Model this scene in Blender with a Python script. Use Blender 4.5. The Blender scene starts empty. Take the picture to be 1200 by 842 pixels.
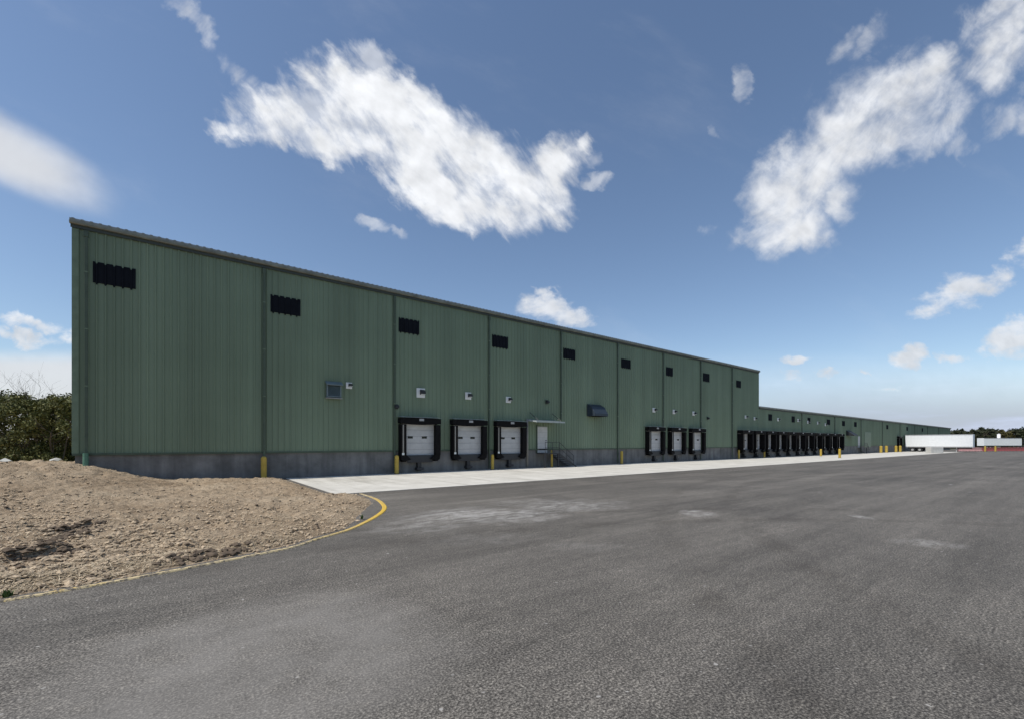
import bpy, bmesh, math, random
from mathutils import Vector, Matrix, noise as mn

random.seed(7)
sc = bpy.context.scene
C = sc.collection
rad = math.radians

# ------------------------------------------------------------------ camera model (pixel of the photograph -> place)
FPX, VPX, HOR = 514.0, 1275.0, 519.0        # focal length in px, vanishing point of the long wall, horizon
EYE, D = 2.0, 27.9                          # eye height, distance camera -> wall plane
TH = math.atan((VPX - 600) / FPX)
CT, ST = math.cos(TH), math.sin(TH)
F = Vector((CT, ST, 0)); R = Vector((ST, -CT, 0))
X0 = -3.76                                  # left corner of the building
B = 7.58                                    # bay

def ground(px, py, z=0.0):
    Z = FPX * (EYE - z) / (py - HOR); r = (px - 600) / FPX * Z
    p = F * Z + R * r
    return p.x, p.y
def at(px, Z):
    r = (px - 600) / FPX * Z
    p = F * Z + R * r
    return p.x, p.y
def wall_x(px):                             # distance along the wall from the corner
    Z = FPX * (D / CT) / (VPX - px)
    return (Z - ST * D) / CT - X0
def wall_z(px, py):
    Z = FPX * (D / CT) / (VPX - px)
    return EYE + (HOR - py) * Z / FPX

# ------------------------------------------------------------------ mesh helpers
class MB:
    def __init__(s): s.v = []; s.f = []
    def quad(s, a, b, c, d):
        n = len(s.v); s.v += [a, b, c, d]; s.f.append((n, n+1, n+2, n+3))
    def box(s, x0, x1, y0, y1, z0, z1):
        n = len(s.v)
        s.v += [(x0,y0,z0),(x1,y0,z0),(x1,y1,z0),(x0,y1,z0),(x0,y0,z1),(x1,y0,z1),(x1,y1,z1),(x0,y1,z1)]
        for f in ((0,3,2,1),(4,5,6,7),(0,1,5,4),(1,2,6,5),(2,3,7,6),(3,0,4,7)): s.f.append(tuple(n+i for i in f))
        return s
    def prism(s, poly, ax, a0, a1):         # polygon in the plane normal to axis ax, extruded a0..a1
        n = len(s.v); k = len(poly)
        for a in (a0, a1):
            for p, q in poly:
                s.v.append((a,p,q) if ax == 0 else (p,a,q) if ax == 1 else (p,q,a))
        s.f.append(tuple(range(n, n+k))[::-1]); s.f.append(tuple(range(n+k, n+2*k)))
        for i in range(k):
            j = (i+1) % k; s.f.append((n+i, n+j, n+k+j, n+k+i))
        return s
    def tube(s, pts, r, k=8, r2=None):
        pts = [Vector(p) for p in pts]; rings = []
        for i, p in enumerate(pts):
            t = (pts[min(i+1, len(pts)-1)] - pts[max(i-1, 0)]).normalized()
            a = t.orthogonal().normalized(); b = t.cross(a)
            rr = r if r2 is None else r + (r2 - r) * i / max(1, len(pts)-1)
            n = len(s.v); rings.append(n)
            for j in range(k):
                w = 2*math.pi*j/k
                s.v.append(tuple(p + (a*math.cos(w) + b*math.sin(w))*rr))
        for u, w in zip(rings, rings[1:]):
            for j in range(k):
                s.f.append((u+j, u+(j+1)%k, w+(j+1)%k, w+j))
        s.f.append(tuple(range(rings[0], rings[0]+k))[::-1]); s.f.append(tuple(range(rings[-1], rings[-1]+k)))
        return s
    def build(s, name, mat, parent=None, loc=(0,0,0), bevel=0.0, smooth=False, rotz=0):
        me = bpy.data.meshes.new(name); me.from_pydata(s.v, [], s.f); me.update()
        bm = bmesh.new(); bm.from_mesh(me); bmesh.ops.recalc_face_normals(bm, faces=bm.faces)
        if bevel:
            bmesh.ops.bevel(bm, geom=[e for e in bm.edges if len(e.link_faces) == 2 and e.calc_face_angle(0) > .5],
                            offset=bevel, segments=2, profile=.5, affect='EDGES', clamp_overlap=True)
        bm.to_mesh(me); bm.free()
        if smooth:
            for p in me.polygons: p.use_smooth = True
        me.materials.append(mat)
        o = bpy.data.objects.new(name, me); C.objects.link(o)
        o.location = loc; o.rotation_euler = (0,0,rotz)
        if parent: o.parent = parent
        return o

def thing(name, label, cat, loc=(0,0,0), rotz=0, group=None):
    o = bpy.data.objects.new(name, None); C.objects.link(o)
    o.location = loc; o.rotation_euler = (0,0,rotz); o.empty_display_size = .2
    return tag(o, label, cat, group)
def tag(o, label, cat, group=None):
    o['label'] = label; o['category'] = cat
    if group: o['group'] = group
    return o
def kind(o, k): o['kind'] = k; return o
def dup(o, parent=None):
    c = o.copy(); C.objects.link(c)
    if parent: c.parent = parent
    for ch in list(o.children): dup(ch, c)
    return c

# ------------------------------------------------------------------ materials
class Mat:
    def __init__(s, name, rough=.6, spec=.4, metal=0):
        s.m = bpy.data.materials.new(name); s.m.use_nodes = True
        s.nt = s.m.node_tree; s.b = s.nt.nodes['Principled BSDF']
        s.b.inputs['Roughness'].default_value = rough
        s.b.inputs['Specular IOR Level'].default_value = spec
        s.b.inputs['Metallic'].default_value = metal
        s.tc = s.nt.nodes.new('ShaderNodeTexCoord')
    def n(s, t, **k):
        o = s.nt.nodes.new(t)
        for a, v in k.items(): setattr(o, a, v)
        return o
    def link(s, a, b): s.nt.links.new(a, b)
    def noise(s, scale, detail=4, rough=.55, stretch=None, dist=0):
        o = s.n('ShaderNodeTexNoise'); o.inputs['Scale'].default_value = scale
        o.inputs['Detail'].default_value = detail; o.inputs['Roughness'].default_value = rough; o.inputs['Distortion'].default_value = dist
        if stretch:
            mp = s.n('ShaderNodeMapping'); mp.inputs['Scale'].default_value = stretch
            s.link(s.tc.outputs['Object'], mp.inputs[0]); s.link(mp.outputs[0], o.inputs['Vector'])
        else: s.link(s.tc.outputs['Object'], o.inputs['Vector'])
        return o.outputs['Fac']
    def ramp(s, fac, stops):
        o = s.n('ShaderNodeValToRGB'); e = o.color_ramp.elements
        while len(e) < len(stops): e.new(.5)
        for el, (p, c) in zip(e, stops):
            el.position = p; el.color = (*c, 1) if len(c) == 3 else c
        s.link(fac, o.inputs[0]); return o.outputs[0]
    def g(s, fac, a, b): return s.ramp(fac, [(a, (0,0,0)), (b, (1,1,1))])
    def mix(s, a, b, fac, mode='MIX'):
        o = s.n('ShaderNodeMix', data_type='RGBA', blend_type=mode)
        for v, i in ((fac, 0), (a, 6), (b, 7)):
            if hasattr(v, 'is_output'): s.link(v, o.inputs[i])
            elif i == 0: o.inputs[0].default_value = v
            else: o.inputs[i].default_value = (*v, 1)
        return o.outputs[2]
    def math(s, op, a, b=0.0, c=None):
        o = s.n('ShaderNodeMath', operation=op)
        for i, v in enumerate((a, b) if c is None else (a, b, c)):
            if hasattr(v, 'is_output'): s.link(v, o.inputs[i])
            else: o.inputs[i].default_value = v
        return o.outputs[0]
    def color(s, c):
        if hasattr(c, 'is_output'): s.link(c, s.b.inputs['Base Color'])
        else: s.b.inputs['Base Color'].default_value = (*c, 1)
        return s
    def bump(s, h, strength=.5, dist=.02):
        o = s.n('ShaderNodeBump'); o.inputs['Strength'].default_value = strength; o.inputs['Distance'].default_value = dist
        s.link(h, o.inputs['Height']); s.link(o.outputs[0], s.b.inputs['Normal']); return s
    def rough(s, v): s.link(v, s.b.inputs['Roughness']); return s

def simple(name, c, rough=.6, var=.15, scale=3, spec=.4, metal=0, bump=0):
    m = Mat(name, rough, spec, metal)
    f = m.noise(scale, 6, .6)
    lo = tuple(x*(1-var) for x in c); hi = tuple(min(1, x*(1+var)) for x in c)
    m.color(m.ramp(f, [(.3, lo), (.7, hi)]))
    if bump: m.bump(m.noise(scale*12, 4), bump, .01)
    return m.m

def siding_mat():
    m = Mat('green_siding', .55, .25)
    big = m.noise(.25, 4, .5)
    streak = m.noise(1, 5, .6, (3.3, .5, .07))
    panel = m.noise(1, 0, .5, (.55, .02, .001))
    c = m.ramp(big, [(.3, (.166,.214,.145)), (.7, (.190,.243,.168))])
    c = m.mix(c, m.ramp(streak, [(.3, (.90,.90,.90)), (.7, (1.07,1.07,1.07))]), 1, 'MULTIPLY')
    c = m.mix(c, m.ramp(panel, [(.35, (.92,.92,.92)), (.65, (1.07,1.07,1.07))]), 1, 'MULTIPLY')
    m.color(c)
    m.rough(m.ramp(m.noise(2.2, 4), [(.3, (.42,)*3), (.7, (.6,)*3)]))
    m.bump(m.noise(1, 3, .5, (.8, .8, .45)), .25, .03)
    return m.m

def concrete_mat(name, lo, hi, joints=False, tyre=False):
    m = Mat(name, .85, .25)
    a = m.noise(.7, 8, .65); b = m.noise(40, 4, .6)
    c = m.ramp(a, [(.3, lo), (.68, hi)])
    c = m.mix(c, m.ramp(b, [(.3, (.88,)*3), (.7, (1.08,)*3)]), 1, 'MULTIPLY')
    if joints:
        st = m.noise(1, 5, .6, (1.8, 1.8, .12))
        c = m.mix(c, m.ramp(st, [(.35, (.72,.72,.72)), (.6, (1.08,1.08,1.08))]), 1, 'MULTIPLY')
    if tyre:
        t = m.noise(1, 5, .65, (1.4, .10, 1))
        c = m.mix(c, m.ramp(t, [(.30, (.70,.69,.67)), (.48, (1,1,1))]), 1, 'MULTIPLY')
    m.color(c); m.bump(b, .25, .01)
    return m.m

def asphalt_mat():
    m = Mat('asphalt', .85, .3)
    fine = m.noise(48, 3, .75); mid = m.noise(20, 4, .7); blot = m.noise(.22, 6, .6, None, .6)
    c = m.ramp(fine, [(.36, (.033,.0295,.0255)), (.5, (.103,.0935,.082)), (.64, (.28,.256,.222))])
    c = m.mix(c, m.ramp(mid, [(.32, (.66,)*3), (.7, (1.34,)*3)]), 1, 'MULTIPLY')
    c = m.mix(c, m.ramp(blot, [(.3, (.80,.80,.80)), (.7, (1.22,1.22,1.20))]), 1, 'MULTIPLY')
    # drag marks of the paver and tyres, along the yard
    c = m.mix(c, m.ramp(m.noise(5.5, 6, .75, (.7, 1.2, 1)), [(.3, (.78,)*3), (.5, (1,)*3), (.7, (1.28,1.27,1.25))]), 1, 'MULTIPLY')
    dr = m.noise(1, 7, .65, (.10, 1.3, 1))
    c = m.mix(c, m.ramp(dr, [(.32, (.74,)*3), (.5, (1,)*3), (.72, (1.28,)*3)]), 1, 'MULTIPLY')
    pv = m.noise(1, 4, .6, (.012, .30, 1))
    c = m.mix(c, m.ramp(pv, [(.38, (.86,)*3), (.5, (1,)*3), (.62, (1.12,)*3)]), 1, 'MULTIPLY')
    c = m.mix(c, (.42,.40,.37), m.math('MULTIPLY', m.g(m.noise(13, 1, .4), .76, .79), .7))
    # pale dust stains
    sep = m.n('ShaderNodeSeparateXYZ'); m.link(m.tc.outputs['Object'], sep.inputs[0])
    wv = m.noise(.5, 5, .65); wd = m.math('MULTIPLY', m.math('SUBTRACT', wv, .5), 3.0)
    tot = None
    for (cx, cy, rx, ry, ang, amp) in DUST:
        ca, sa = math.cos(ang), math.sin(ang)
        dx = m.math('SUBTRACT', sep.outputs[0], cx); dy = m.math('SUBTRACT', sep.outputs[1], cy)
        a = m.math('DIVIDE', m.math('ADD', m.math('MULTIPLY', dx, ca), m.math('MULTIPLY', dy, sa)), rx)
        b = m.math('DIVIDE', m.math('SUBTRACT', m.math('MULTIPLY', dy, ca), m.math('MULTIPLY', dx, sa)), ry)
        d = m.math('ADD', m.math('MULTIPLY', a, a), m.math('MULTIPLY', b, b))
        f = m.math('MULTIPLY', m.math('MAXIMUM', m.math('SUBTRACT', 1.0, m.math('ADD', d, wd)), 0.0), amp)
        tot = f if tot is None else m.math('MAXIMUM', tot, f)
    gr = m.math('MULTIPLY', tot, m.g(m.noise(3, 8, .75, (.6, 1.3, 1)), .45, .60))
    gr = m.math('MINIMUM', m.math('ADD', gr, m.math('MULTIPLY', tot, .16)), .8)
    c = m.mix(c, (.36,.345,.32), gr)
    fx, fy, fr = FILM
    fdx = m.math('SUBTRACT', sep.outputs[0], fx); fdy = m.math('SUBTRACT', sep.outputs[1], fy)
    fd = m.math('ADD', m.math('MULTIPLY', fdx, fdx), m.math('MULTIPLY', fdy, fdy))
    fm = m.math('MULTIPLY', m.math('MAXIMUM', m.math('SUBTRACT', 1.0, m.math('ADD', m.math('DIVIDE', fd, fr*fr), m.math('MULTIPLY', wd, .45))), 0.0), .8)
    c = m.mix(c, m.mix((.185,.173,.156), (.285,.266,.24), fine), m.math('MULTIPLY', m.math('MINIMUM', fm, .6), m.g(m.noise(1.6, 6, .65), .15, .6)))
    # darker tyre arcs of turning trucks
    brk = m.g(m.noise(.9, 5, .65), .38, .62)
    for (ax, ay, ar) in ((2.0, -9.0, 17.5), (2.0, -9.0, 19.4), (30.0, -22.0, 33.0), (30.0, -22.0, 35.0), (46.0, 40.0, 33.5), (46.0, 40.0, 35.6)):
        ex = m.math('SUBTRACT', sep.outputs[0], ax); ey = m.math('SUBTRACT', sep.outputs[1], ay)
        rr = m.math('SQRT', m.math('ADD', m.math('MULTIPLY', ex, ex), m.math('MULTIPLY', ey, ey)))
        c = m.mix(c, m.mix(c, (.80,.79,.78), 1, 'MULTIPLY'), m.math('MULTIPLY', m.math('SUBTRACT', 1.0, m.g(m.math('ABSOLUTE', m.math('SUBTRACT', rr, m.math('ADD', ar, m.math('MULTIPLY', wd, .12)))), .10, .42)), brk))
    sp = m.g(m.noise(1.1, 2, .4, (.5, 1.4, 1)), .765, .80)
    c = m.mix(c, (.40,.39,.37), m.math('MULTIPLY', sp, .6))
    m.color(c)
    h = m.math('ADD', m.math('MULTIPLY', fine, .7), m.math('MULTIPLY', mid, .8))
    m.bump(h, .4, .014)
    return m.m

def dirt_mat():
    m = Mat('bare_soil', .95, .1)
    a = m.noise(.35, 8, .65); b = m.noise(9, 8, .72); c3 = m.noise(38, 4, .7)
    c = m.ramp(a, [(.28, (.29,.212,.138)), (.5, (.41,.315,.215)), (.72, (.51,.41,.29))])
    c = m.mix(c, m.ramp(b, [(.28, (.52,.48,.44)), (.5, (1,1,1)), (.7, (1.3,1.3,1.28))]), 1, 'MULTIPLY')
    c = m.mix(c, m.ramp(c3, [(.3, (.72,)*3), (.7, (1.25,)*3)]), 1, 'MULTIPLY')
    m.color(c)
    m.bump(m.math('ADD', b, m.math('MULTIPLY', c3, .4)), 1.0, .09)
    return m.m

def field_mat():
    m = Mat('rough_field', .95, .1)
    c = m.ramp(m.noise(.02, 8, .65), [(.3, (.055,.075,.03)), (.5, (.10,.105,.05)), (.7, (.19,.15,.09))])
    m.color(c); m.bump(m.noise(3, 6, .7), .8, .1)
    return m.m

def yellow_mat(name='yellow_paint', worn=.35):
    m = Mat(name, .55, .4)
    f = m.noise(7, 7, .7)
    c = m.ramp(m.noise(2, 5), [(.3, (.42,.29,.045)), (.7, (.53,.37,.07))])
    m.color(m.mix(c, (.13,.12,.10), m.g(f, .72-worn*.3, .78-worn*.2)))
    return m.m

def line_mat():
    m = Mat('yellow_line_paint', .8, .2)
    f = m.noise(14, 5, .8); g = m.noise(2.2, 6, .7)
    sep = m.n('ShaderNodeSeparateXYZ'); m.link(m.tc.outputs['Object'], sep.inputs[0])
    dx = m.math('SUBTRACT', sep.outputs[0], TIP[0]); dy = m.math('SUBTRACT', sep.outputs[1], TIP[1])
    d = m.math('ADD', m.math('MULTIPLY', dx, dx), m.math('MULTIPLY', dy, dy))
    old = m.math('MINIMUM', m.math('DIVIDE', d, 18.0), 1.0)      # fresh paint round the curve, worn further off
    c = m.mix((.66,.43,.06), (.56,.45,.26), m.math('MULTIPLY', old, m.g(g, .30, .45)))
    m.color(m.mix(c, (.15,.13,.105), m.math('MULTIPLY', m.math('ADD', .25, m.math('MULTIPLY', old, .75)), m.g(f, .49, .53))))
    return m.m

def leaf_mat(name, lo, hi):
    m = Mat(name, .65, .25)
    inf = m.n('ShaderNodeNewGeometry')
    c = m.ramp(inf.outputs['Random Per Island'], [(0, lo), (1, hi)])
    m.color(c)
    m.b.inputs['Transmission Weight'].default_value = 0
    return m.m

def door_mat():
    m = Mat('dock_door_white', .55, .35)
    sep = m.n('ShaderNodeSeparateXYZ'); m.link(m.tc.outputs['Object'], sep.inputs[0])
    f = m.noise(2.5, 6, .65)
    c = m.ramp(f, [(.3, (.42,.415,.41)), (.7, (.53,.525,.52))])
    # panel joints of the sectional door
    z = m.math('FRACT', m.math('DIVIDE', m.math('SUBTRACT', sep.outputs[2], 1.14), .445))
    j = m.math('LESS_THAN', z, .035)
    m.color(m.mix(c, (.25,.25,.26), j))
    return m.m

# ------------------------------------------------------------------ dust patches on the asphalt
TIP = ground(447, 598)
DUST = []
_fx, _fy = ground(320, 765); FILM = (_fx, _fy, 1.9)
for px, py, wx, wy, amp in ((575, 603, 95, 12, 1.0), (500, 612, 70, 13, .6), (660, 590, 90, 8, .7), (560, 630, 90, 8, .12),
                            (300, 770, 210, 50, .0), (820, 601, 22, 4, .8), (1010, 605, 10, 2.5, .7), (1090, 636, 40, 5, .45), (690, 640, 60, 7, .14)):
    x, y = ground(px, py); x1, y1 = ground(px+wx, py); x2, y2 = ground(px, py-wy); x3, y3 = ground(px, py+wy)
    DUST.append((x, y, math.hypot(x1-x, y1-y), math.hypot(x3-x2, y3-y2)/2, math.atan2(y1-y, x1-x), amp))

M = dict(
    siding=siding_mat(), asphalt=asphalt_mat(), dirt=dirt_mat(), field=field_mat(),
    apron=concrete_mat('pale_concrete', (.50,.475,.42), (.66,.63,.565), tyre=True),
    found=concrete_mat('foundation_concrete', (.115,.113,.110), (.23,.226,.22), True),
    block=concrete_mat('block_concrete', (.42,.41,.38), (.58,.57,.54)),
    trim=simple('green_trim', (.157,.205,.14), .55, spec=.25), spout=simple('dark_green_metal', (.075,.10,.072), .5, spec=.25),
    guard_green=simple('bright_green_guard', (.09,.20,.14), .4),
    eave=simple('weathered_eave_metal', (.20,.205,.175), .55, .3, 2), dark_eave=simple('dark_eave_flashing', (.05,.06,.055), .6),
    roof=simple('roof_metal', (.28,.29,.29), .4),
    panel=simple('dark_window_panel', (.007,.008,.012), .6, .3, 2, spec=.1), rubber=simple('black_pad_vinyl', (.0075,.007,.0075), .8, .3, 5, spec=.12),
    door=door_mat(), glass=simple('door_window_dark', (.01,.012,.016), .15, .2),
    stripe=simple('guide_stripe_grey', (.24,.225,.20), .6), hood=simple('hood_galvanised', (.33,.36,.35), .4),
    yellow=yellow_mat(), line=line_mat(), steel=simple('dark_steel', (.025,.026,.03), .5),
    navy=simple('navy_louvre_metal', (.03,.042,.058), .5), bluegrey=simple('louvre_blue_grey', (.15,.19,.20), .5),
    grey=simple('grey_metal', (.33,.33,.33), .45), white=simple('white_paint', (.74,.74,.73), .45, .06),
    lampglass=simple('lamp_lens', (.62,.64,.64), .25, .05),
    trailer=simple('trailer_white', (.76,.77,.77), .4, .05), tyre=simple('tyre_black', (.016,.016,.017), .85),
    red=simple('red_plastic', (.27,.065,.06), .5, .3, 1.5), palered=simple('faded_pink_plastic', (.46,.24,.22), .5, .25, 1.5),
    bark=simple('bark', (.10,.08,.06), .9, .3, 8), twig=simple('grey_twig', (.13,.11,.09), .9, .3, 8),
    leafA=leaf_mat('leaf_dark_olive', (.048,.062,.02), (.20,.195,.065)), leafB=leaf_mat('leaf_olive', (.06,.07,.022), (.19,.18,.065)),
    leafC=leaf_mat('leaf_far', (.022,.030,.017), (.06,.066,.032)), leafD=leaf_mat('leaf_far_yellow', (.05,.05,.018), (.13,.11,.04)),
    clod=simple('soil_clod', (.40,.31,.21), .95, .45, 6), darkclod=simple('dark_shade_clod', (.12,.088,.06), .95, .4, 6),  # dark clods: dark soil, the tone also painting shadow in the ruts
    straw=leaf_mat('dry_straw', (.32,.25,.16), (.56,.46,.32)),
    grass=leaf_mat('weed_green', (.05,.09,.025), (.11,.15,.05)),
)

# ------------------------------------------------------------------ ground, asphalt, apron, line
def sheet(name, pts, z, mat):
    me = bpy.data.meshes.new(name); me.from_pydata([(x, y, z) for x, y in pts], [], [tuple(range(len(pts)))]); me.update()
    me.materials.append(mat); o = bpy.data.objects.new(name, me); C.objects.link(o)
    if me.polygons[0].normal.z < 0: me.flip_normals()
    return kind(o, 'structure')
sheet('ground', [(-1500,-1500),(2600,-1500),(2600,2600),(-1500,2600)], -.06, M['field'])
bx, by = at(1124, 117)
sheet('asphalt_yard', [(-70,-70),(240,-70),(240,29),(-70,29)], 0, M['asphalt'])

# concrete apron: slabs with joints in one sheet (real grooves between slabs)
mb = MB(); AX0, AX1, AY0, AY1 = 4.9, 150., 17.9, 27.88
xs = [AX0 + i*5.0 for i in range(int((AX1-AX0)/5)+1)] ; ys = [AY0, AY0+4.99, AY1]
for i in range(len(xs)-1):
    for j in range(2):
        mb.box(xs[i]+.012, xs[i+1]-.012, ys[j]+.012, ys[j+1]-.012, -.1, .012)
kind(mb.build('concrete_apron', M['apron']), 'structure')

TIP = ground(447, 598)
LINE_PX = [(0,704.5),(60,694.5),(172,674.5),(250,659.5),(340,641.5),(369,632),(408,620.5),(432,609.5),(445,601.5),(450.5,595.5),(449,590.5),(443,585.5),(434,581.5),(422,578)]
LINE = [Vector(ground(*p)) for p in LINE_PX]
d0 = (LINE[0]-LINE[2]).normalized()
LINE = [LINE[0]+d0*60, LINE[0]+d0*20, LINE[0]+d0*6] + LINE
def smooth_line(P, n=8):
    out = []
    for i in range(len(P)-1):
        p0, p1, p2, p3 = P[max(i-1,0)], P[i], P[i+1], P[min(i+2,len(P)-1)]
        for k in range(n):
            t = k/n
            q = ((2*p1) + (p2-p0)*t + (2*p0-5*p1+4*p2-p3)*t*t + (3*p1-p0-3*p2+p3)*t**3) * .5
            out.append(q)
    out.append(P[-1]); return out
LS = LINE[:3] + smooth_line(LINE[3:], 8)
# low painted asphalt kerb strip
mb = MB(); prev = None
for i, p in enumerate(LS):
    t = (LS[min(i+1,len(LS)-1)]-LS[max(i-1,0)]).normalized(); nrm = Vector((-t.y, t.x))
    w = .05 + .022*math.exp(-((p.x-TIP[0])**2+(p.y-TIP[1])**2)/8.0)
    ring = [p - nrm*w, p - nrm*w*.75, p + nrm*w*.75, p + nrm*w]
    zz = [.002, .022, .022, .002]
    n = len(mb.v)
    mb.v += [(q.x, q.y, z) for q, z in zip(ring, zz)]
    if prev is not None:
        for k in range(3): mb.f.append((prev+k, n+k, n+k+1, prev+k+1))
    prev = n
kind(mb.build('yellow_edge_line', M['line']), 'structure')

# ------------------------------------------------------------------ bare soil field
POLY = [Vector((-160, LS[0].y))] + LS + [Vector((4.9, 18.0)), Vector((4.88, 120)), Vector((-160, 120))]
def sdist(x, y):
    p = Vector((x, y)); best = 1e9; inside = False; n = len(POLY)
    for i in range(n):
        a = POLY[i]; b = POLY[(i+1) % n]; ab = b-a; L = ab.length_squared
        t = 0 if L == 0 else max(0, min(1, (p-a).dot(ab)/L))
        d = (p-(a+ab*t)).length_squared
        if d < best: best = d
        if (a.y > y) != (b.y > y) and x < (b.x-a.x)*(y-a.y)/(b.y-a.y)+a.x: inside = not inside
    return math.sqrt(best) * (1 if inside else -1)
def ss(a, b, x):
    t = max(0, min(1, (x-a)/(b-a))); return t*t*(3-2*t)
TIP = ground(447, 598)
RUTS = []
for (ax, ay, bx_, by_, w, dep) in ((5,645,85,634,.13,.12),(60,617,98,610,.12,.09),(66,624,100,618,.09,.06),(205,643,290,631,.14,.11),(120,668,60,676,.2,.05),(290,590,340,588,.2,.07),(20,560,60,575,.2,.08)):
    RUTS.append((Vector(ground(ax,ay,.25)), Vector(ground(bx_,by_,.25)), w, dep))
def dirt_h(x, y, sd=None):
    if sd is None: sd = sdist(x, y)
    if sd < -.22: return -.3
    inset = .02 + .42*math.exp(-((x-TIP[0])**2+(y-TIP[1])**2)/3.0)
    e = sd - inset + .05*mn.noise(Vector((x*1.3, y*1.3, 3)))
    if sd < .06: e = sd-.2
    h = -.03 + .15*ss(-.08, .9, e)
    far = ss(28, 46, y)
    m = 1.0*ss(.6, -4.6, x)*ss(14, 27, y)
    h += m*(1-far) + (.40+.1*ss(-4, -30, x))*far*ss(4.5, -3, x)
    h += .10*ss(-6, -16, x)*ss(8, 20, y)*(1-far)
    k = ss(.2, 1.2, e)
    h += k*(.07*mn.fractal(Vector((x*.45, y*.45, 0)), 1, 2, 4) + .085*mn.fractal(Vector((x*2.3, y*2.3, 5)), .9, 2.1, 4) + .05*mn.noise(Vector((x*5, y*5, 1))))
    # vehicle tracks
    tr = .5 + .5*math.sin((x*.42 + y*.9)*2.1 + 1.2*mn.noise(Vector((x*.2, y*.2, 9))))
    h += k*.055*tr*ss(0, 1, mn.noise(Vector((x*.15, y*.15, 4)))*2+.6)
    p = Vector((x, y))
    for a, b, w, dep in RUTS:
        ab = b-a; t = max(0, min(1, (p-a).dot(ab)/ab.length_squared)); q = p-(a+ab*t); d = q.length
        if d < w*5:
            side = 1 if (ab.x*q.y-ab.y*q.x) > 0 else -1
            wob = 1+.8*mn.noise(Vector((x*4, y*4, 2)))
            h += dep*wob*(math.exp(-((d*side-w*.7)/w)**2) - .9*math.exp(-((d*side+w*.5)/w)**2)) * k*ss(0, .15, t+.07)*ss(0, .15, 1.07-t)
    if x > X0-.0 and y > D-.02:
        h = min(h, 1.15)
        h = h*ss(D+.5, D+.1, y) - .3*ss(D+.1, D+.5, y)
        if x < X0 + .5: pass
    return h
def axis(lo, n0, n1, hi, step, grow):
    a = []; s = step; v = n0
    while v > lo: a.append(v); s *= grow; v -= s
    a = a[::-1]; v = n0
    while v < n1: v += step; a.append(v)
    s = step
    while v < hi: s *= grow; v += s; a.append(v)
    return a
gx = axis(-120, -15, 5.0, 5.4, .075, 1.05); gy = axis(2, 7.5, 28.4, 110, .075, 1.06)
vs = []; fs = []; W = len(gx); keep = []
for y in gy:
    for x in gx:
        # cheap reject far outside
        sd = sdist(x, y) if (y < 30) else min(4.9-x, 30)
        keep.append(sd > -.7); vs.append((x, y, dirt_h(x, y, sd)))
for j in range(len(gy)-1):
    for i in range(W-1):
        q = (j*W+i, j*W+i+1, (j+1)*W+i+1, (j+1)*W+i)
        if any(keep[k] for k in q) and not (gx[i] > X0+1.2 and gy[j] > D+1): fs.append(q)
me = bpy.data.meshes.new('soil_field'); me.from_pydata(vs, [], fs); me.update(); me.materials.append(M['dirt'])
for p in me.polygons: p.use_smooth = True
o = bpy.data.objects.new('bare_soil_field', me); C.objects.link(o); kind(o, 'structure')

# clods of soil and stones (nobody could count them)
def clod(mb, x, y, z, r):
    n = len(mb.v); a = random.random()*6.28
    sx, sy, sz = r*random.uniform(.8,1.4), r*random.uniform(.7,1.1), r*random.uniform(.5,.85)
    pts = [(1,0,0),(0,1,0),(-1,0,0),(0,-1,0),(0,0,1),(0,0,-.6),(.62,.62,.5),(-.62,.6,.55),(-.6,-.62,.5),(.62,-.6,.5)]
    for px_, py_, pz in pts:
        j = lambda: random.uniform(.8,1.2)
        X, Y = px_*sx*j(), py_*sy*j()
        mb.v.append((x+X*math.cos(a)-Y*math.sin(a), y+X*math.sin(a)+Y*math.cos(a), z+pz*sz*j()))
    for f in ((4,9,6),(4,6,7),(4,7,8),(4,8,9),(0,6,9),(1,7,6),(2,8,7),(3,9,8),(0,1,6),(1,2,7),(2,3,8),(3,0,9),(5,1,0),(5,2,1),(5,3,2),(5,0,3)):
        mb.f.append(tuple(n+i for i in f))
mbl, mbd = MB(), MB(); cnt = 0
while cnt < 17000:
    px_ = random.uniform(-120, 450); py_ = 541 + (random.random()**.8)*165
    x, y = ground(px_, py_, .2)
    if y > D-.15 and x > X0-.2: continue
    sd = sdist(x, y)
    if sd < .16 or y > 60: continue
    dens = .42 + .8*mn.noise(Vector((x*.6, y*.6, 8))) + .6*mn.noise(Vector((x*2.2, y*2.2, 3)))
    if random.random() > dens: continue
    r = .010 + .045*random.random()**3.2
    clod(mbd if random.random() < .12 else mbl, x, y, dirt_h(x, y, sd)+r*.1, r); cnt += 1
for a, b, w, dep in RUTS[:4]:  # dark clods along the ruts, their colour partly standing in for rut shadow
    for _ in range(170):
        t = random.random(); p = a.lerp(b, t) + Vector((random.gauss(0, w*1.1), random.gauss(0, w*1.1)))
        if sdist(p.x, p.y) < .3: continue
        r = .02+.06*random.random()**2
        clod(mbd, p.x, p.y, dirt_h(p.x, p.y)+r*.15, r)
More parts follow.
